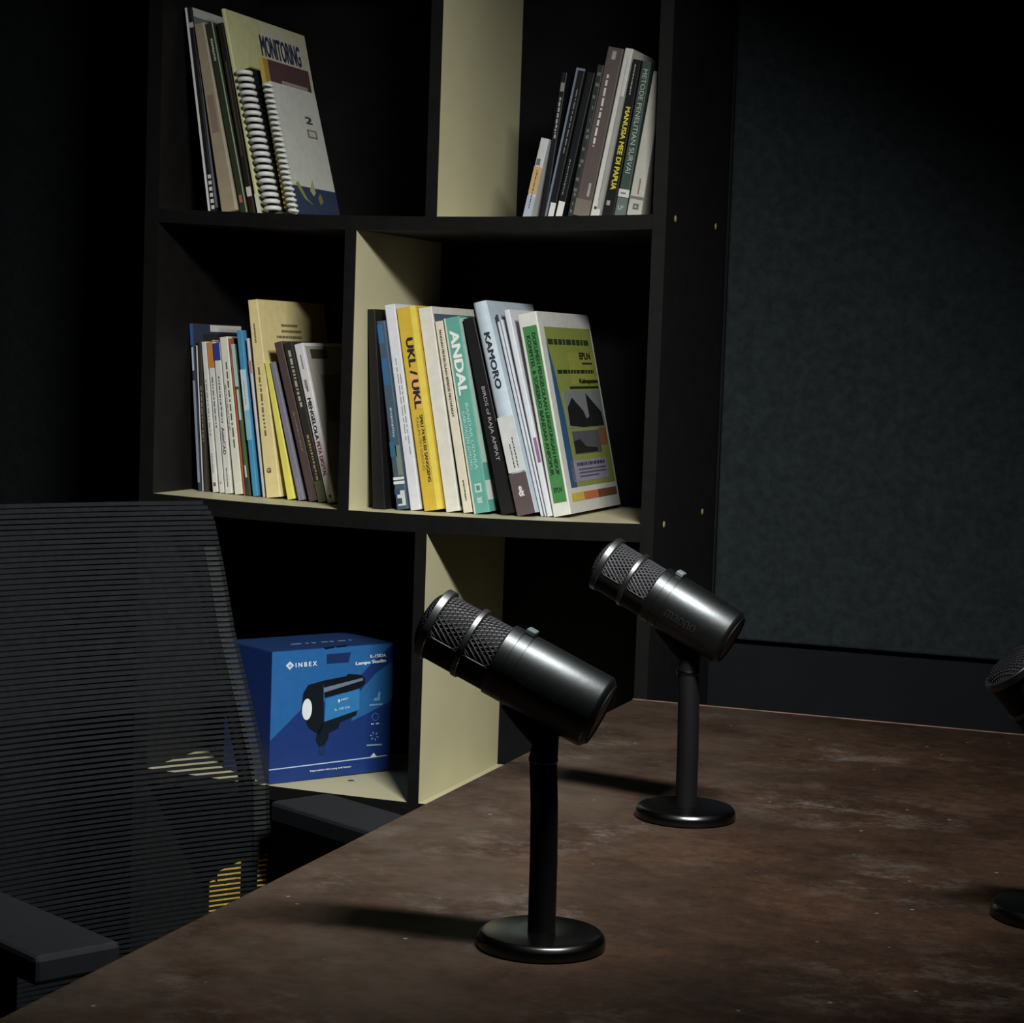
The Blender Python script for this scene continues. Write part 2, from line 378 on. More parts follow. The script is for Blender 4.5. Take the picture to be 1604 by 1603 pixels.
microphone('black podcast microphone cut off by the right edge of the photo', (.3281, -.808, 0), YAW, math.radians(50), centre=(.005, .141), pole_top=.090)

# ------------------------------------------------------------------ books
class Cell: pass
def quad_book(q, y0, z0):
    """q = spine corners in the photo (tl, tr, bl, br); y0 = setback of the spine from the shelf front"""
    tl, tr, bl, br = q
    a = on(1, y0, *tl); b = on(1, y0, *bl); c = on(1, y0, *tr); d = on(1, y0, *br)
    zb = z0 + sag(b.x)
    lean = math.atan2(a.x-b.x, a.z-zb)
    t = ((c.x-a.x) + (d.x-b.x))/2*math.cos(lean)
    if q in THICK: t = THICK[q]
    h = (a.z-zb)/math.cos(lean)
    if lean > 0: h = (a.z-zb-t*math.sin(lean))/math.cos(lean)
    tb = max(.0022, (d.x-b.x)*math.cos(lean)); tt = max(.0022, (c.x-a.x)*math.cos(lean))
    return dict(x=b.x, t=tb, k=max(.55, min(1.15, tt/tb)), h=h, lean=lean, y=y0, z=z0)
THICK = {}
def settle(bs, xmin, xmax):
    """slide neighbours apart so that no two books cut into each other"""
    def xl(b, z): return b['x'] + math.tan(b['lean'])*z
    for i, b in enumerate(bs):
        if i == 0: b['x'] = max(b['x'], xmin + .001 + max(0, -math.sin(b['lean'])*b['h'])); continue
        for p in bs[max(0, i-3):i]:
            zt = min(p['h']*math.cos(p['lean']), b['h']*math.cos(b['lean']))
            def need(): 
                g = min(xl(b, z) - (xl(p, z) + p['t']*(1+(p['k']-1)*z/p['h'])/math.cos(p['lean'])) for z in (0, zt))
                return .0011 - g
            n = need()
            if n > 0 and p is bs[i-1]:
                k = min(n*.5, p['t']*.22); p['t'] -= k; n -= k
                k = min(n, b['t']*.12); b['x'] += k; b['t'] -= k; n -= k
            if n > 0: b['x'] += n
    for _ in range(6):                      # keep a right-leaning row clear of the side panel
        o = max(b['x'] + b['t']*b['k'] + math.tan(b['lean'])*b['h']*math.cos(b['lean']) for b in bs) - (xmax-.0015)
        if o <= 0: break
        b = bs[-1]; k = min(o, b['t']*.3); b['t'] -= k; o -= k
        if o > 0:
            for b in bs: b['x'] -= min(o, .004)
    return bs
def make_book(b, spec):
    name, label, cat = spec['n'], spec['l'], spec.get('c', 'book')
    t, h, d = b['t'], b['h'], spec.get('d', .165)
    if 'far' in spec:
        X = b['x'] + t*b['k'] + math.tan(b['lean'])*b['h']; d = on(0, X, *spec['far']).y - b['y']
    d = max(.09, min(d, DEP - .008 - b['y']))
    zo = b['z'] + sag(b['x']) + (t*math.sin(b['lean']) if b['lean'] > 0 else 0) + .0004
    e = thing(name, label, cat, (b['x'], b['y'], zo), (0, b['lean'], 0), spec['g'])
    hard = spec.get('hard', False); w = min(.0020 if hard else .0007, t*.2); ov = .003 if hard else .0006
    bul = spec.get('bulge', 0.0); r = min(.0012, t*.25)
    pr = [(0, d), (0, r)]
    if bul:
        for k in range(1, 8): a = k/8; pr.append((t*a, -bul*math.sin(math.pi*a)))
    else: pr += [(r*.3, r*.3), (r, 0), (t-r, 0), (t-r*.3, r*.3)]
    pr += [(t, r), (t, d), (t-w, d), (t-w, w+.0005), (w, w+.0005), (w, d)]
    pr = pr[::-1]
    part('cover', MB().prism(pr[::-1], 0, h), ink(spec['col'], spec.get('rough', .5)), e)
    pg = MB().box(w+.0001, t-w-.0001, w+.0006, d-ov, ov, h-ov)
    part('pages', pg, mat('page_edges', (205, 200, 182), .8, var=.12, scale=220), e)
    E_ = .0005
    for it in spec.get('deco', ()):
        k, face = it[0], it[1]; u0, u1, v0, v1 = it[2:6]
        if k == 'p':
            rgb = it[6]; nm = it[7] if len(it) > 7 else 'printed_panel'
            lay = it[8] if len(it) > 8 else 1
            if face == 's': mb = MB().box(t*u0, t*u1, -bul-.0003*lay, .0002 if not bul else -bul*.3, h*v0, h*v1)
            else: mb = MB().box(t-.0002, t+.00025*lay, d*u0, d*u1, h*v0, h*v1)
            part(nm, mb, ink(rgb), e)
        elif k == 'g':                       # polygon on the cover
            rgb, nm, lay = it[6], it[7], it[8]; poly = it[9]
            n = len(poly); ex = t + .00025*lay
            part(nm, MB().add([(ex, d*u, h*v) for u, v in poly] + [(t-.0002, d*u, h*v) for u, v in poly], [tuple(range(n))] + [(i,(i+1)%n,n+(i+1)%n,n+i) for i in range(n)]), ink(rgb), e)
        elif k == 'd':                       # a line of unreadable small print
            rgb = it[6]; rnd = random.Random(int(1000*(u0+v0+v1)) + len(label)); mb = MB(); q = 0.0
            while q < .97:
                L_ = min(.97-q, rnd.choice((.03, .05, .08, .11))); jj = rnd.uniform(-.12, .12)
                if face == 's': ua = u0+(u1-u0)*(.25+jj*.5); mb.box(t*ua, t*(ua+(u1-u0)*.5), -bul-.0006, 0 if not bul else -bul*.5, h*(v1-(v1-v0)*(q+L_)), h*(v1-(v1-v0)*q))
                else: mb.box(t-.0002, t+.0009, d*(u0+(u1-u0)*q), d*(u0+(u1-u0)*(q+L_)), h*(v0+(v1-v0)*.1), h*(v0+(v1-v0)*.9))
                q += L_ + .025
            part('small_print', mb, ink(rgb), e)
        elif k == 't':
            body, rgb = it[6], it[7]; bold = it[8] if len(it) > 8 else .015
            if face == 's': lettering(e, body, rgb, (t*u0, -bul-.0008, h*v1), (0, 0, -h*(v1-v0)), (t*(u1-u0), 0, 0), bold, 'title_lettering')
            elif face == 'S': lettering(e, body, rgb, (t*u0, -bul-.0008, h*v0), (t*(u1-u0), 0, 0), (0, 0, h*(v1-v0)), bold, 'spine_mark')
            else: lettering(e, body, rgb, (t+.0010, d*u0, h*v0), (0, d*(u1-u0), 0), (0, 0, h*(v1-v0)), bold, 'cover_lettering')
    if abs(b['k']-1) > .01:                  # spines that spread towards the foot
        for ch_ in e.children:
            for v in ch_.data.vertices: v.co.x *= 1 + (b['k']-1)*v.co.z/h
    if spec.get('coil'):
        n, rgb, rad = spec['coil']
        mm = mat('coil_%02x%02x%02x' % rgb, rgb, .45, var=.08)
        rm = None
        for k in range(n):
            z = h*(.03 + .94*k/(n-1))
            if rm is None:
                pts = [(t/2 + rad*1.0*math.cos(a), -.0015 + rad*math.sin(a), 0) for a in [math.radians(-215 + 310*j/12) for j in range(13)]]
                pts = [(x, y, .0016*math.sin(math.radians(30*j))) for j, (x, y, _) in enumerate(pts)]
                rm = MB().tube(pts, spec.get('wire', .0012), 6).mesh('coil_ring'); rm.materials.append(mm)
                for p_ in rm.polygons: p_.use_smooth = True
            link('coil_ring', rm, mm, e, loc=(0, 0, z))
    return e
def row(specs, z0, xmin, xmax):
    bs = [quad_book(tuple(s['q']), s['y'], z0) for s in specs]
    for b, s in zip(bs, specs):
        if 't' in s: b['t'] = s['t']; b['k'] = 1.0
    settle(bs, xmin, xmax)
    for b, s in zip(bs, specs): make_book(b, s)
    return bs
WH = (214, 216, 208); CRM = (214, 207, 180); INKB = (34, 32, 36); GREY = (140, 142, 140)

# --- top left compartment
GA = 'reports and notebooks in the top left compartment'
row([
 dict(n='bound_report', l='comb-bound report with a white edge, leaning leftmost in the top left compartment', c='report', g=GA, y=.045, q=((290,13),(300,11),(327,328),(341,333)), t=.0100, far=(349,36), col=(24,24,27),
      deco=[('p','s',-.02,.30,.0,1.0,(205,207,206),'white_edge',2), ('p','r',.03,.98,.02,.985,(96,106,116),'back_sheet'), ('p','r',.03,.98,.955,.998,(176,178,172),'header_strip',2)]
          + [('p','s',.55,1.0,.012+.030*k,.030+.030*k,(198,198,190),'comb_tooth',3) for k in range(6)] + [('p','s',.35,1.0,.90,.925,(170,170,164),'comb_tooth',3)]),
 dict(n='book', l='thick tan kraft-coloured book beside the dark green one in the top left compartment', g=GA, y=.045, q=((303,39),(320,38),(346,335),(374,335)), col=(150,136,112), d=.17,
      deco=[('p','s',.84,.98,.0,1.0,(176,168,146),'pale_border'), ('p','s',.2,.7,.42,.62,(132,112,98),'stain')]),
 dict(n='book', l='dark green book with white spine lettering in the top left compartment', g=GA, y=.045, q=((320,39),(337,37),(376,333),(388,333)), col=(44,56,36), d=.17,
      deco=[('p','s',.86,1.0,.0,1.0,(150,160,138),'pale_border'), ('d','s',.25,.70,.80,.92,(170,172,160)), ('p','s',.2,.6,.055,.095,(168,92,74),'red_mark')]),
 dict(n='book', l='thin very dark brown book with a white sticker near its foot, top left compartment', g=GA, y=.046, q=((339,38),(349,37),(391,334),(400,335)), col=(34,29,24), d=.17,
      deco=[('p','s',.15,.95,.09,.14,(190,190,184),'sticker'), ('p','s',.3,.6,.3,.8,(66,60,46),'spine_print')]),
 dict(n='book', l='tall pale yellow book titled MONITORING, topmost of the top left compartment', g=GA, y=.046, q=((346,15),(350,16),(404,335),(413,335)), t=.0058, far=(482,54), col=(196,196,140),
      deco=[('p','r',.42,.99,.30,.99,(198,196,168),'pale_cover_print'), ('t','r',.37,.88,.815,.925,'MONITORING',(44,50,92),.03), ('p','s',.0,1.0,.0,.10,(196,200,186),'white_foot')]),
 dict(n='spiral_notebook', l='thick black spiral notebook with a fat white coil, left of the other spiral notebook', c='notebook', g=GA, y=.050, q=((371,112),(398,106),(419,335),(446,336)), t=.0190, d=.15, col=(26,26,28), coil=(21, (206,208,206), .0088), wire=.0031),
 dict(n='book', l='purple-brown book with a yellow spine between the two spiral notebooks', g=GA, y=.062, q=((404,92),(411,92),(447,336),(454,336)), t=.0062, far=(481,138), col=(84,58,62),
      deco=[('p','s',.0,1.0,.05,1.0,(190,162,58),'yellow_spine'), ('p','r',.0,.10,.0,1.0,(170,130,56),'orange_fold'), ('d','r',.35,.92,.845,.885,(150,132,130))]),
 dict(n='spiral_notebook', l='pale grey spiral notebook with a navy foot and a green leaf motif', c='notebook', g=GA, y=.050, q=((414,130),(427,124),(457,336),(468,336)), t=.0085, far=(492,142), col=(188,192,184), coil=(24, (206,208,204), .0054), wire=.0021,
      deco=[('p','r',.0,1.0,.0,.225,(44,58,88),'navy_foot'), ('g','r',0,0,0,0,(128,134,66),'leaf_motif',2,[(.10,.24),(.24,.13),(.42,.09),(.30,.13),(.16,.26)]),
            ('g','r',0,0,0,0,(150,158,96),'leaf_motif',2,[(.40,.20),(.46,.26),(.50,.29),(.52,.19),(.46,.16)]), ('g','r',0,0,0,0,(120,116,60),'leaf_motif',2,[(.56,.16),(.62,.19),(.66,.13),(.58,.10)]),
            ('t','r',.62,.78,.735,.790,'2',(70,58,54),.03), ('p','r',.62,.84,.625,.690,(120,112,106),'small_emblem'), ('p','r',.66,.80,.637,.678,(180,182,174),'emblem_inner',2)]),
], ZT, XL, XT-.015)

# --- top right compartment
GB = 'books in the top right compartment'
row([
 dict(n='booklet', l='short booklet banded white, orange and pale blue, leftmost in the top right compartment', c='booklet', g=GB, y=.035, q=((848,215),(865,209),(819,337),(835,337)), col=(186,188,186), d=.14,
      deco=[('p','s',.0,1.0,.30,.64,(196,156,98),'orange_band'), ('p','s',.0,1.0,.0,.27,(158,172,190),'blue_band'), ('p','s',.15,.6,.66,.74,(96,100,112),'emblem'), ('d','s',.35,.65,.10,.60,(96,92,90))]),
 dict(n='book', l='black book with pale script on its spine behind the short banded booklet', g=GB, y=.040, q=((871,113),(889,106),(836,337),(846,337)), t=.0105, col=(20,21,26), d=.15,
      deco=[('g','s',0,0,0,0,(150,150,150),'x',1,[]) if False else ('p','s',.2,.85,.87,.93,(128,130,130),'pale_mark'), ('d','s',.2,.8,.54,.83,(150,152,156))]),
 dict(n='book', l='black book with a slate-blue border line and a white sticker at its foot', g=GB, y=.035, q=((898,105),(920,112),(847,337),(868,337)), t=.0135, col=(18,19,24), d=.16,
      deco=[('p','s',.0,.22,.0,1.0,(108,118,142),'border_line'), ('p','s',.0,1.0,.985,1.0,(108,118,142),'border_line',2), ('p','s',.38,.98,.0,.10,(204,206,200),'sticker'), ('d','s',.5,.72,.42,.86,(120,118,112))]),
 dict(n='book', l='plain black book with a white sticker at its foot beside the patterned grey one', g=GB, y=.035, q=((920,112),(934,106),(868,337),(886,337)), t=.0125, col=(16,18,22), d=.16,
      deco=[('p','s',.15,.95,.0,.11,(208,210,204),'sticker'), ('d','s',.3,.5,.14,.40,(130,128,124))]),
 dict(n='book', l='dark grey-green book with a mottled pale pattern in the top right compartment', g=GB, y=.035, q=((934,101),(947,100),(886,336),(897,336)), col=(42,48,48), d=.16,
      deco=[('p','s',.2+.3*random.random(),.55+.4*random.random(),v,v+.022,(96,104,102),'mottled_mark') for v in (.03,.08,.14,.17,.24,.33,.36,.44,.52,.56,.63,.71,.78,.86,.93)]),
 dict(n='book', l='brown book with white spine lettering, tallest brown one in the top right compartment', g=GB, y=.032, q=((953,73),(979,76),(897,336),(923,336)), col=(88,76,74), d=.17,
      deco=[('d','s',.25,.5,.40,.84,(196,194,190)), ('p','s',.0,1.0,.0,.10,(112,104,92),'worn_foot'), ('p','s',.35,.6,.93,.98,(150,148,146),'emblem'), ('p','s',.6,.75,.12,.2,(150,146,140),'pale_mark')]),
 dict(n='book', l='white-spined book between the brown one and the black one with yellow title', g=GB, y=.032, q=((980,75),(995,76),(924,336),(940,336)), col=(196,197,188), d=.16,
      deco=[('p','s',.55,.62,.1,.95,(160,160,152),'fold_line'), ('t','S',.3,.6,.045,.06,'I',(60,60,60)), ('p','s',.6,1.0,.05,.72,(150,150,146),'inner_spine')]),
 dict(n='book', l='black book titled MANUSIA MEE DI PAPUA in yellow', g=GB, y=.035, q=((990,93),(1005,95),(941,335),(962,335)), col=(18,19,20), d=.16,
      deco=[('t','s',.30,.80,.17,.70,'MANUSIA MEE DI PAPUA',(208,190,40),.03), ('d','s',.3,.55,.77,.97,(150,152,150)), ('p','s',.2,.5,.07,.10,(150,150,144),'publisher_mark')]),
 dict(n='book', l='dark green book titled METODE PENELITIAN SURVAI with a white band', g=GB, y=.035, q=((1006,96),(1021,96),(962,334),(980,334)), col=(54,74,64), d=.16,
      deco=[('t','s',.30,.78,.28,.95,'METODE PENELITIAN SURVAI',(168,180,170),.0), ('p','s',.0,1.0,.125,.175,(190,194,188),'white_tape'), ('p','s',.0,1.0,.0,.12,(92,104,102),'grey_foot'), ('t','S',.2,.7,.04,.07,'LP',(160,168,162)), ('p','s',.2,.7,.145,.155,(110,112,114),'tape_print',2)]),
 dict(n='book', l='grey-cream book with an emblem at its foot, rightmost in the top right compartment', g=GB, y=.035, q=((1024,112),(1043,112),(981,334),(1004,333)), col=(172,172,160), d=.16,
      deco=[('p','s',.0,1.0,.115,.135,(110,110,106),'tape_band'), ('p','s',.35,.75,.045,.085,(90,92,92),'emblem'), ('p','s',.45,.62,.055,.073,(150,150,144),'emblem_inner',2), ('d','s',.45,.65,.15,.26,(150,84,76))]),
], ZT, XT, XR)

# --- middle left compartment
GC = 'books in the middle left compartment'
row([
 dict(n='magazine', l='glossy blue magazine with a photo cover, leftmost in the middle left compartment', c='magazine', g=GC, y=.088, q=((274,506),(282,506),(287,767),(293,768)), t=.0052, far=(378,510), col=(52,60,82), rough=.3,
      deco=[('p','s',.0,1.0,.87,1.0,(42,88,150),'blue_head'), ('p','s',.2,.8,.72,.86,(176,186,200),'white_dash'), ('p','s',.1,.9,.05,.66,(132,136,160),'pale_spine'), ('p','r',.35,.99,.955,.995,(208,208,200),'white_header'), ('p','r',.2,.99,.0,.94,(46,42,42),'cover_photo'), ('t','r',.36,.60,.86,.905,'ma',(196,196,190),.02)]),
 dict(n='booklet', l='thin white booklet beside the blue magazine', c='booklet', g=GC, y=.090, q=((283,540),(287,540),(293,768),(298,768)), t=.0034, col=(196,198,194), d=.14),
 dict(n='book', l='dark olive-brown book with faint gold spine lettering in the middle left compartment', g=GC, y=.088, q=((289,533),(296,533),(299,769),(312,770)), t=.0080, col=(56,52,44), d=.15,
      deco=[('d','s',.3,.62,.32,.70,(150,136,96))]),
 dict(n='book', l='white book with a small brown square emblem at its foot', g=GC, y=.086, q=((296,535),(307,534),(314,771),(326,773)), col=(206,206,200), d=.15,
      deco=[('p','s',.3,.7,.04,.065,(110,74,50),'square_emblem'), ('d','s',.3,.6,.36,.75,(130,132,140)), ('d','s',.3,.55,.12,.26,(120,120,124))]),
 dict(n='book', l='white book with an orange head on its spine', g=GC, y=.086, q=((308,536),(324,536),(328,773),(340,774)), col=(208,208,202), d=.15,
      deco=[('p','s',.0,1.0,.83,1.0,(196,124,44),'orange_head'), ('d','s',.35,.65,.42,.77,(96,98,104)), ('p','s',.35,.6,.06,.075,(140,140,150),'publisher_mark')]),
 dict(n='book', l='white book with a royal blue head on its spine', g=GC, y=.084, q=((327,538),(341,538),(346,775),(361,776)), col=(206,208,198), d=.15,
      deco=[('p','s',.0,1.0,.885,1.0,(46,56,148),'blue_head'), ('d','s',.35,.65,.46,.78,(96,98,104)), ('t','s',.3,.72,.26,.44,'AutoCAD',(108,84,104),.015), ('d','s',.4,.65,.04,.17,(110,110,112))]),
 dict(n='book', l='cream-white book with two lines of spine text beside the thin orange-red one', g=GC, y=.084, q=((341,529),(356,529),(365,777),(380,777)), col=(212,211,194), d=.15,
      deco=[('d','s',.45,.70,.28,.84,(84,84,80)), ('d','s',.15,.35,.4,.7,(150,150,144))]),
 dict(n='booklet', l='very thin orange-red booklet in the middle left compartment', c='booklet', g=GC, y=.084, q=((357,531),(360,531),(381,777),(384,777)), t=.0026, col=(168,82,50), d=.14),
 dict(n='booklet', l='thin booklet with pale cyan head and dark green foot', c='booklet', g=GC, y=.084, q=((362,540),(368,540),(386,778),(393,778)), t=.0050, col=(74,96,62), d=.14,
      deco=[('p','s',.0,1.0,.72,1.0,(160,192,196),'cyan_head'), ('p','s',.0,1.0,.0,.20,(58,60,54),'dark_foot'), ('p','s',.3,.8,.12,.2,(190,190,176),'pale_mark',2), ('p','s',.2,.8,.5,.7,(176,196,180),'pale_middle')]),
 dict(n='book', l='sky blue book with a pale middle on its spine', g=GC, y=.082, q=((370,519),(382,519),(396,779),(406,779)), col=(62,142,186), d=.16,
      deco=[('p','s',.0,1.0,.52,.765,(186,208,214),'pale_middle'), ('p','s',.0,1.0,.34,.52,(124,180,206),'light_middle'), ('d','s',.35,.6,.55,.70,(130,150,166))]),
 dict(n='book', l='thin maroon book rising above the sky blue one', g=GC, y=.100, q=((381,486),(385,487),(408,780),(411,780)), t=.0028, col=(92,48,38), d=.16),
 dict(n='booklet', l='thin white and lilac booklet against the tall cream-yellow book', c='booklet', g=GC, y=.082, q=((385,531),(390,531),(411,781),(416,781)), t=.0040, col=(190,188,196), d=.14,
      deco=[('p','s',.0,1.0,.78,.86,(180,120,120),'pink_mark')]),
 dict(n='book', l='tall cream-yellow book, tallest in the middle left compartment', g=GC, y=.078, q=((388,471),(404,470),(417,781),(442,780)), far=(506,488), col=(222,203,136), d=.19,
      deco=[('d','s',.30,.55,.30,.66,(116,104,72)), ('d','s',.3,.55,.78,.88,(120,108,78)), ('t','S',.25,.55,.125,.15,'GI',(80,70,48),.03),
            ('d','r',.30,.55,.865,.880,(120,108,72)), ('d','r',.30,.60,.835,.850,(120,108,72)), ('d','r',.22,.60,.805,.820,(120,108,72))]),
 dict(n='book', l='bright lemon-yellow book leaning on the tall cream-yellow one', g=GC, y=.076, q=((412,569),(421,566),(448,783),(462,782)), col=(222,212,84), d=.15),
 dict(n='book', l='slate-lilac thin book beside the lemon-yellow one', g=GC, y=.074, q=((422,569),(430,569),(467,785),(477,785)), col=(122,118,134), d=.15,
      deco=[('d','s',.35,.6,.06,.16,(160,156,166))]),
 dict(n='book', l='dark chocolate brown book with faint spine lettering, middle left compartment', g=GC, y=.072, q=((429,538),(442,536),(484,787),(499,788)), col=(80,64,60), d=.16,
      deco=[('d','s',.35,.65,.30,.56,(120,98,90))]),
 dict(n='book', l='black and olive book with pale ornate spine lettering beside the white map book', g=GC, y=.070, q=((443,539),(458,540),(499,789),(512,790)), col=(46,42,36), d=.16,
      deco=[('p','s',.0,1.0,.0,.13,(74,78,52),'olive_foot'), ('d','s',.25,.75,.58,.95,(160,156,138)), ('d','s',.3,.7,.12,.42,(150,130,86))]),
 dict(n='book', l='white book titled MENGELOLA PETA DIGITAL, rightmost in the middle left compartment', g=GC, y=.070, q=((460,541),(476,540),(513,790),(526,788)), col=(204,202,202), d=.17,
      deco=[('t','s',.25,.68,.395,.66,'MENGELOLA',(36,34,38),.03), ('t','s',.25,.68,.165,.385,'PETA DIGITAL',(150,58,60),.03), ('p','s',.3,.6,.72,.775,(130,128,130),'map_pin'), ('p','s',.42,.58,.70,.73,(170,60,90),'map_pin_tip',2), ('d','s',.4,.65,.84,.93,(120,118,120)), ('p','s',.35,.65,.03,.05,(110,70,80),'publisher_mark'),
            ('p','r',.03,.98,.02,.98,(150,148,134),'cover_photo'), ('p','r',.1,.4,.9,.96,(60,58,54),'cover_patch',2), ('p','r',.2,.7,.5,.8,(112,108,96),'cover_patch',2)]),
], ZM, XL, XM-.015)

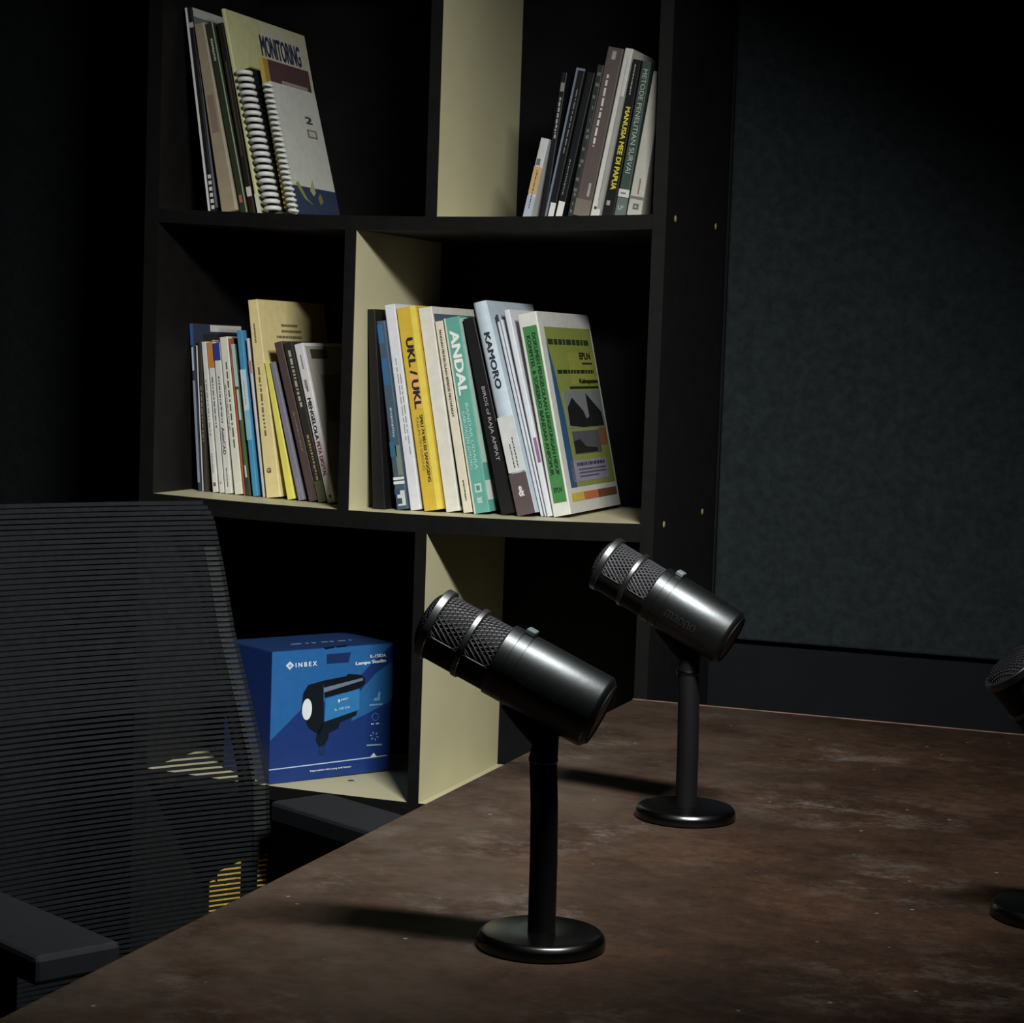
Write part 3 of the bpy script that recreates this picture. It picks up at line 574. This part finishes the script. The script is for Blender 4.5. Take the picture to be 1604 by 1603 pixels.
# --- middle right compartment
GD = 'books in the middle right compartment'
row([
 dict(n='folder', l='black folder against the cream partition, leftmost in the middle right compartment', c='folder', g=GD, y=.040, q=((573,485),(582,486),(581,792),(606,796)), col=(25,24,26), d=.18, rough=.35),
 dict(n='book', l='blue patterned book with white tape bands at its foot', g=GD, y=.046, q=((583,504),(598,504),(615,797),(636,797)), col=(62,84,104), d=.16,
      deco=[('p','s',.0,1.0,.135,.150,(206,210,206),'white_tape',2), ('p','s',.0,1.0,.158,.172,(206,210,206),'white_tape',2), ('p','s',.05,.7,.88,.98,(48,100,150),'blue_patch'), ('p','s',.1,.75,.66,.80,(44,96,150),'blue_patch'), ('p','s',.0,.6,.28,.36,(44,98,136),'blue_patch'),
            ('p','s',.5,.95,.18,.34,(112,126,108),'pale_patch'), ('d','s',.35,.7,.38,.54,(150,164,170)), ('p','s',.2,.9,.02,.10,(190,196,194),'label'), ('p','s',.2,.6,.03,.06,(50,72,96),'label_print',2), ('p','s',.0,.5,.08,.11,(44,72,110),'label_print',2)]),
 dict(n='book', l='white book with two small lines of spine text left of the yellow book', g=GD, y=.050, q=((601,479),(619,478),(642,800),(660,799)), col=(206,209,214), d=.19,
      deco=[('d','s',.64,.78,.26,.66,(146,144,148)), ('d','s',.40,.54,.32,.74,(152,150,152))]),
 dict(n='book', l='yellow book with UKL / UKL on its spine', g=GD, y=.050, q=((620,484),(652,482),(664,802),(695,801)), col=(206,172,42), d=.19,
      deco=[('p','s',.70,.99,.0,1.0,(226,204,66),'light_fold'), ('p','s',.20,.68,.50,.68,(220,168,84),'peach_patch'), ('t','s',.28,.66,.50,.85,'UKL / UKL',(44,36,34),.035), ('t','s',.46,.62,.14,.47,'SPBU 74.981.02 SANGGENG',(70,56,40),.02), ('t','s',.26,.40,.20,.46,'KABUPATEN SORONG',(150,130,60),.0)]),
 dict(n='book', l='blank cream-white spined report with a dark blue cover behind the ANDAL report', g=GD, y=.055, q=((654,484),(677,481),(698,802),(721,801)), far=(741,494), col=(212,210,196), rough=.35,
      deco=[('p','r',.03,.99,.02,.965,(70,92,116),'blue_cover')]),
 dict(n='book', l='cream book with one line of black spine text between the blank report and ANDAL', g=GD, y=.055, q=((680,505),(694,502),(725,803),(741,802)), col=(214,206,182), d=.16,
      deco=[('t','s',.40,.66,.50,.955,'PANDUAN PENGELOLAAN BERBASIS MASYARAKAT',(44,42,40),.012), ('d','s',.4,.66,.06,.17,(90,86,78)), ('p','s',.06,.10,.0,1.0,(150,142,120),'fold_line')]),
 dict(n='report', l='teal report titled ANDAL in white', c='report', g=GD, y=.052, q=((695,500),(720,496),(743,804),(768,802)), far=(752,505), col=(88,164,148), d=.10,
      deco=[('p','s',.0,.10,.0,1.0,(206,204,184),'white_fold'), ('t','s',.24,.82,.60,.935,'ANDAL',(224,230,222),.035), ('t','s',.50,.70,.22,.56,'BANDAR UDARA',(150,204,190),.02), ('t','s',.22,.42,.22,.52,'KABUPATEN SORONG',(150,204,190),.02),
            ('p','s',.30,.72,.105,.150,(176,200,190),'emblem'), ('p','s',.40,.62,.115,.140,(76,132,124),'emblem_inner',2), ('d','s',.2,.8,.05,.08,(196,214,204)), ('p','r',.02,.99,.25,.99,(176,206,192),'pale_cover'), ('p','r',.02,.99,.06,.16,(206,212,206),'white_patch'), ('p','r',.3,.8,.19,.24,(60,100,110),'dark_patch')]),
 dict(n='book', l='black book titled BIRDS of RAJA AMPAT', g=GD, y=.055, q=((725,501),(743,500),(785,804),(810,807)), col=(24,24,27), d=.17, hard=True,
      deco=[('t','s',.35,.68,.27,.65,'BIRDS of RAJA AMPAT',(150,146,146),.01)]),
 dict(n='book', l='pale blue book titled KAMORO with a brown foot', g=GD, y=.050, q=((741,476),(764,474),(812,806),(843,803)), far=(832,484), col=(176,194,206), hard=True, bulge=.0025,
      deco=[('p','s',.02,.98,.20,.46,(196,200,196),'white_middle',1.3), ('p','s',.0,1.0,.0,.195,(88,74,74),'brown_foot',1.4), ('t','s',.38,.80,.59,.855,'KAMORO',(40,48,58),.03), ('d','s',.60,.74,.215,.36,(70,74,78)), ('d','s',.38,.52,.215,.33,(70,74,78)),
            ('g','s',0,0,0,0,(0,0,0),'x',1,[]) if False else ('t','S',.36,.68,.085,.135,'&',(206,204,200),.03), ('p','s',.48,.54,.30,.31,(120,124,128),'dot')]),
 dict(n='booklet', l='thin light grey booklet with a navy corner right of KAMORO', c='booklet', g=GD, y=.062, q=((774,494),(780,494),(845,803),(850,803)), t=.0048, col=(188,193,200), d=.17,
      deco=[('p','s',.0,1.0,.965,1.0,(44,52,78),'navy_corner')]),
 dict(n='booklet', l='plain bluish white booklet, second to the right of KAMORO', c='booklet', g=GD, y=.062, q=((781,502),(786,502),(851,804),(855,804)), t=.0042, col=(200,205,210), d=.17),
 dict(n='booklet', l='white booklet with a magenta patch beside the green report', c='booklet', g=GD, y=.060, q=((788,487),(799,485),(856,808),(864,808)), t=.0078, col=(208,212,218), d=.18,
      deco=[('p','s',.45,1.0,.26,.38,(146,92,146),'magenta_patch'), ('p','s',.0,.08,.0,1.0,(130,136,144),'fold_line')]),
 dict(n='report', l='large report with a green spine and colourful photo cover, rightmost in the middle right compartment', c='report', g=GD, y=.058, q=((810,494),(841,490),(867,808),(896,803)), far=(920,496), col=(206,208,200), rough=.3,
      deco=[('p','s',.16,.90,.065,.935,(58,130,64),'green_panel'), ('t','s',.58,.78,.20,.90,'DOKUMEN PENGELOLAAN LINGKUNGAN HIDUP',(26,48,30),.025), ('t','s',.28,.48,.20,.89,'KOMPITEL & SOREBUO BANDARI ANPOPUR',(26,48,30),.025), ('t','S',.3,.75,.115,.14,'EPLN',(30,60,34),.02),
            ('p','r',.09,.97,.125,.925,(132,144,58),'yellow_green_field'), ('p','r',.45,.97,.64,.80,(150,152,56),'yellow_glow_print',1.2), 
            ('g','r',0,0,0,0,(44,84,130),'blue_swoosh',2,[(.09,.85),(.14,.72),(.19,.5),(.20,.3),(.20,.125),(.09,.125)]),
            ('p','r',.24,.96,.415,.605,(120,126,128),'upper_photo',2), ('g','r',0,0,0,0,(28,28,32),'photo_figure',3,[(.26,.43),(.27,.52),(.38,.57),(.56,.50),(.60,.46),(.66,.47),(.66,.59),(.92,.49),(.93,.42),(.5,.418)]),
            ('p','r',.27,.80,.285,.400,(84,84,92),'lower_photo',2), ('g','r',0,0,0,0,(36,36,38),'photo_figure',3,[(.28,.29),(.28,.35),(.40,.36),(.50,.32),(.72,.31),(.72,.29)]), ('p','r',.80,.95,.32,.41,(140,92,60),'ochre_patch',2),
            ('p','r',.15,.86,.150,.255,(142,138,160),'lilac_block',2), ('d','r',.26,.84,.225,.245,(60,56,84)), ('p','r',.28,.82,.205,.212,(80,76,100),'text_line',3), ('p','r',.28,.82,.188,.195,(80,76,100),'text_line',3), ('p','r',.28,.66,.170,.177,(80,76,100),'text_line',3),
            ('d','r',.11,.93,.835,.868,(44,60,30)), ('t','r',.66,.88,.765,.800,'EPLN',(40,52,28),.03), ('p','r',.70,.90,.738,.748,(40,52,28),'text_line',2), ('d','r',.20,.93,.690,.712,(36,46,26)), ('t','r',.58,.95,.635,.665,'Kabupaten',(30,40,24),.05), ('p','r',.38,.95,.613,.626,(36,46,26),'text_line',2),
            ('p','r',.06,.30,.058,.098,(200,172,60),'gold_strip',2), ('p','r',.30,.58,.058,.098,(196,104,56),'orange_strip',2), ('p','r',.58,.96,.058,.098,(126,74,52),'brown_strip',2)]),
], ZM, XM, XR)

# ------------------------------------------------------------------ boxed studio lamp
A = on(2, ZB, 419, 1225.6); B = on(2, ZB, 609, 1203)
ang = math.atan2(B.y-A.y, B.x-A.x); BW = (B-A).length; BD = .113; BH = .172
bz = ZB + sag(-.7) + .0006
box = thing('product_box', 'blue cardboard box of a studio lamp on the bottom cream shelf', 'box', (A.x-.001, A.y+.006, bz), (0, 0, ang))
BLUE = ink((28, 84, 152), .4); NAVY = ink((24, 52, 122), .4); DBLU = ink((30, 62, 116), .4)
part('carton', MB().box(0, BW, 0, BD, 0, BH), NAVY, box, bevel=.0008)
part('lid_flap', MB().box(.0005, BW-.0005, .001, BD-.001, BH-.0002, BH+.0008), DBLU, box)
def fp(name, poly, rgb, lay=1):
    n = len(poly); y = -.00022*lay
    part(name, MB().add([(BW*u, y, BH*v) for u, v in poly] + [(BW*u, .0002, BH*v) for u, v in poly], [tuple(range(n)), *[(i, n+i, n+(i+1)%n, (i+1)%n) for i in range(n)]]), ink(rgb, .4), box)
def quv(x, y):                          # position on the front face from a close-up of the photo
    for _ in range(1): pass
    v0, v1 = 0.0, 1.0
    u, v = .5, .5
    TLq, TRq, BLq, BRq = Vector((320,300)), Vector((1415,240)), Vector((372,1420)), Vector((1385,1300))
    P = Vector((x, y))
    for _ in range(12):
        l = BLq.lerp(TLq, v); r = BRq.lerp(TRq, v); u = (P-l).dot(r-l)/(r-l).length_squared
        b_ = BLq.lerp(BRq, u); t_ = TLq.lerp(TRq, u); v = (P-b_).dot(t_-b_)/(t_-b_).length_squared
    return (u, v)
Q = lambda *pts: [quv(*p) for p in pts]
fp('light_blue_print', [(0,.33),(.28,.58),(.55,.60),(.80,.84),(1,1),(0,1)], (30, 98, 168), 1)
fp('light_blue_print', [(.66,.42),(.80,.47),(1,.55),(1,.86),(.86,.78),(.70,.62)], (30, 98, 164), 1.3)
fp('cut_flap', [quv(800,325), quv(805,405), quv(1000,395), quv(1020,310)], (22, 48, 98), 2)
fp('finger_slot', Q((775,268),(870,258),(868,272),(785,284)), (8, 14, 30), 2); fp('finger_slot', Q((890,256),(975,250),(985,262),(888,270)), (8, 14, 30), 2)
# printed lamp
fp('printed_lamp', Q((610,650),(650,580),(780,545),(800,900),(770,1000),(740,985),(670,940),(600,790)), (16, 24, 36), 3)
fp('printed_lamp', Q((780,545),(980,510),(1000,490),(1120,500),(1150,530),(1155,570),(1110,610),(800,690)), (16, 22, 32), 3)
fp('printed_lamp_strip', Q((785,605),(1130,525),(1135,545),(790,645)), (104, 122, 140), 4)
fp('printed_lamp_side', Q((805,700),(1105,615),(1105,790),(1080,800),(805,890)), (38, 122, 190), 4)
fp('printed_lamp', Q((805,890),(1090,800),(1080,840),(940,895),(930,945),(850,985),(840,1040),(810,1090),(770,1105),(740,1050),(745,980)), (16, 28, 40), 3)
fp('printed_lamp_stud', Q((775,1100),(825,1095),(820,1165),(765,1175)), (24, 48, 96), 3.5)
fp('printed_lens', [quv(648+42*math.cos(a), 785+90*math.sin(a)) for a in [2*math.pi*k/24 for k in range(24)]], (220, 226, 228), 5)
fp('brand_diamond', Q((445,415),(480,380),(515,412),(480,452)), (200, 216, 230), 3); fp('brand_diamond_core', Q((465,415),(480,400),(497,412),(480,432)), (120, 160, 200), 4)
def btext(s, p0, p1, p2, rgb=(206,220,232), bold=.02, name='box_lettering'):
    (u0,v0),(u1,v1),(u2,v2) = quv(*p0), quv(*p1), quv(*p2)
    o = Vector((BW*u0, -.0014, BH*v0)); ex = Vector((BW*u1, -.0014, BH*v1)) - o; ey = Vector((BW*u2, -.0014, BH*v2)) - o
    lettering(box, s, rgb, o, ex, ey, bold, name)
btext('I N B E X', (527,432),(715,418),(524,392), bold=.035)
btext('IL-150DA', (1195,360),(1340,350),(1193,332), bold=.03)
btext('Lampu Studio', (1062,428),(1342,402),(1060,390), bold=.045)
btext('INBEX', (940,715),(1005,700),(938,700), bold=.01)
fp('printed_mark', Q((912,712),(925,700),(935,715),(922,735)), (200,216,230), 5)
btext('IL-150 DA', (890,800),(1020,775),(888,780), bold=.0)
for s, yy in (('RA 96', 755), ('5600K', 920), ('150 W', 1090)):
    pass
for x0, x1, yy in ((1198,1315,752), (1180,1312,1090)):
    fp('caption_line', Q((x0,yy+8),(x1,yy),(x1,yy-12),(x0,yy-4)), (120,168,206), 3)
fp('caption_line', Q((1215,918),(1240,916),(1240,906),(1215,908)), (170,198,220), 3); fp('caption_line', Q((1258,914),(1285,912),(1285,902),(1258,904)), (170,198,220), 3)
fp('printed_icon', Q((1235,720),(1290,715),(1295,640),(1275,650),(1270,690),(1240,695)), (96,156,196), 3)
for k in range(10):
    a = 2*math.pi*k/10; fp('printed_icon', [quv(1252+30*math.cos(a+d)*s, 852+34*math.sin(a+d)*s) for d, s in ((0,1),(.3,1),(.3,.82),(0,.82))], (84,146,192), 3)
for k in range(6):
    a = 2*math.pi*k/6 + .2; fp('printed_icon', [quv(1245+s*math.cos(a+d), 1015+s*math.sin(a+d)) for d, s in ((-.18,20),(.18,20),(.1,38),(-.1,38))], (110,164,200), 3)
fp('rule_line', Q((362,1300),(362,1292),(1240,1186),(1360,1172),(1360,1178),(1240,1194)), (176,200,224), 3)
fp('arrow_mark', Q((1212,1192),(1268,1186),(1242,1155)), (220,228,234), 4)
btext('Reproduksi citra yang anti kusam', (700,1318),(1045,1278),(698,1298), bold=.02)
for k, (u0, u1) in enumerate(((.30,.38),(.42,.44),(.47,.50),(.55,.60),(.62,.65),(.69,.75),(.78,.80))):
    part('lid_lettering', MB().box(BW*u0, BW*u1, BD*.38, BD*.38+.004, BH+.0007, BH+.0011), ink((130, 140, 176)), box)

# ------------------------------------------------------------------ things under the bottom shelf
BLKP = mat('black_plastic', (22, 23, 25), .4, var=.1)
LZ = -.5025
wb = tag(part('paper_pack', MB().box(-.60, -.5, .06, .20, LZ+sag(-.55)+.0005, -.235), mat('white_wrapper', (196, 190, 178), .6), bevel=.002),
    'pale paper pack standing on the lowest shelf behind the table edge below the blue box', 'paper pack')
yb = thing('yellow_packet', 'yellow packet on the lowest shelf seen through the chair mesh', 'packet', (-.808, .03, LZ+sag(-.808)+.0005))
part('wrapper', MB().box(-.0135, .0125, 0, .12, 0, .205), ink((202, 164, 48)), yb, bevel=.002)
part('flap', MB().box(-.001, .0128, -.001, .121, .2052, .220), ink((206, 170, 52)), yb, bevel=.001)
yb2 = thing('yellow_packet', 'small yellow packet with a white end just right of the chair back', 'packet', (-.684, -.012, LZ+sag(-.7)+.0005))
part('wrapper', MB().box(-.012, .006, 0, .010, 0, .210), ink((206, 168, 46)), yb2, bevel=.001)
part('white_end', MB().box(.0062, .022, 0, .010, 0, .213), ink((196, 196, 190)), yb2, bevel=.001)

# ------------------------------------------------------------------ office chair
CW = Vector((math.sin(math.radians(28)), math.cos(math.radians(28)), 0)); CN = Vector((CW.y, -CW.x, 0))
P0 = Vector((-.4500, -.5489, 0))
PROF = [(-.155,.250),(-.1372,.2484),(-.1219,.2430),(-.1107,.2242),(-.0903,.1738),(-.0722,.1203),(-.0587,.0921),(-.0392,.0519),(-.0174,.0042),(-.0068,-.023),(-.0015,-.0853),(.0004,-.1198),(-.002,-.17),(-.012,-.24)]
def prof_n(z):
    p = PROF[3:]
    if z >= p[0][1]: return p[0][0] + (z-p[0][1])*-.42
    for (n0, z0), (n1, z1) in zip(p, p[1:]):
        if z1 <= z <= z0: return n0 + (n1-n0)*(z0-z)/(z0-z1)
    return p[-1][0]
WB = .433
ch = thing('office_chair', 'black mesh-back office chair pushed in at the left side of the table', 'chair', tuple(P0 - CW*.17 + CN*.18 + Vector((0,0,FLOOR))))
ORG = P0 - CW*.17 + CN*.18 + Vector((0,0,FLOOR))
def cp(n, w, z): return P0 + CN*n + CW*w + Vector((0,0,z)) - ORG       # w = 0 at the far edge, -WB at the near one
CHM = mat('black_mesh_fabric', (15, 17, 19), .9, var=.2, scale=120, spec=.08)
CHF = mat('charcoal_frame_plastic', (9, 10, 11), .7, var=.15, spec=.1)
CHA = mat('charcoal_arm_plastic', (19, 21, 24), .65, var=.1, spec=.2)
def curve_in(w): q = (w + WB/2)/(WB/2); return -.020*(1-min(1, q*q))     # the middle of the back is pressed inwards
mb = MB(); pitch = .0050; n = 0; z = -.225
NS = 12
while z < .2465:
    top = max(0.0, (z-.222)/.028); inset = .020*(1-math.sqrt(max(0, 1-top*top))) if top > 0 else 0
    hh = .0030 if z < .05 else .0037
    vs = []
    for k in range(NS+1):
        w = -WB + inset + (WB-2*inset)*k/NS
        for dn, dz in ((0,0),(0,hh),(-.0012,hh),(-.0012,0)):
            vs.append(cp(prof_n(z+dz)+curve_in(w)+dn, w, z+dz))
    fs = [(0,1,2,3), tuple(4*NS+k for k in (3,2,1,0))]
    for k in range(NS):
        for j in range(4): fs.append((4*k+j, 4*k+4+j, 4*k+4+(j+1)%4, 4*k+(j+1)%4))
    mb.add(vs, fs); z += pitch
weave = part('back_mesh', mb, CHM, ch); weave['kind'] = 'stuff'; weave['label'] = 'black mesh of fine horizontal slats'
mb = MB(); z = -.1                              # binding wrapped round the far edge, its ribs a lighter grey
while z < .205:
    vs = []
    for k in range(4):
        w = .0006 - .019*(1-k/3)
        for dn, dz in ((.0012,0),(.0012,.0028),(-.0016,.0028),(-.0016,0)): vs.append(cp(prof_n(z+dz)+curve_in(w)+dn - .004*(k == 3), w, z+dz))
    fs = [(0,1,2,3), (15,14,13,12)]
    for k in range(3):
        for j in range(4): fs.append((4*k+j, 4*k+4+j, 4*k+4+(j+1)%4, 4*k+(j+1)%4))
    mb.add(vs, fs); z += .0050
eb = part('edge_binding', mb, mat('grey_binding', (25, 27, 28), .8, var=.25, scale=150, spec=.15), ch); eb['kind'] = 'stuff'
for side in (0, -WB):
    s = -1 if side == 0 else 1
    pts = [cp(prof_n(zz)-.018, side + s*(.013 + (.02 if zz > .238 else 0)), zz) for zz in [.231,.222,.205,.19,.15,.11,.07,.03,-.01,-.05,-.1,-.15,-.21]]
    part('back_frame_side', MB().tube(pts, .0085, 10), CHF, ch, smooth=True)
for zz, nm in ((.230, 'back_frame_top'), (-.23, 'back_frame_foot')):
    pts = [cp(prof_n(zz)-.016+curve_in(w), w, zz) for w in [-WB+.02+(WB-.04)*k/14 for k in range(15)]]
    part(nm, MB().tube(pts, .0085, 10), CHF, ch, smooth=True)
def cbox(n0, n1, w0, w1, z0, z1):
    b = MB().box(n0, n1, w0, w1, z0, z1); b.v = [tuple(cp(x, y, zz)) for x, y, zz in b.v]
    b.f = [tuple(reversed(f)) for f in b.f]; return b
part('seat', cbox(.0, .42, -WB-.05, .03, -.32, -.255), CHM, ch, bevel=.02, segs=3)
part('back_bracket', cbox(-.05, .06, -.22, -.12, -.34, -.21), CHF, ch, bevel=.01)
NE = P0 - CW*WB
E1 = Vector((-.335, -1.103, 0)); na = (E1-P0).dot(CN); wa = (E1-P0).dot(CW)
for w in (wa, .012):
    part('arm_pad', cbox(na-.335, na, w-.035, w+.037, -.056, -.034), CHA, ch, bevel=.004)
    part('arm_post', cbox(na-.17, na-.11, w-.015, w+.015, -.28, -.0565), CHF, ch, bevel=.005)
cx = cp(.18, -.17, 0)
part('gas_column', MB().lathe([(.0001,.12),(.028,.12),(.028,.28),(.02,.285),(.02,.45),(.0001,.45)], (cx.x, cx.y, 0), (0,0,1), 24), CHF, ch, smooth=True)
for k in range(5):
    a = 2*math.pi*k/5 + .3; d = Vector((math.cos(a), math.sin(a), 0))
    part('base_leg', MB().tube([Vector((cx.x,cx.y,.13)) + d*.015, Vector((cx.x,cx.y,.10)) + d*.15, Vector((cx.x,cx.y,.075)) + d*.27], [.022,.018,.013], 10), CHF, ch, smooth=True)
    c = Vector((cx.x, cx.y, .0285)) + d*.27; tt = Vector((-d.y, d.x, 0))
    part('caster', MB().lathe([(.0001,-.02),(.022,-.02),(.028,-.014),(.028,.014),(.022,.02),(.0001,.02)], c, tt, 20), BLKP, ch, smooth=True)
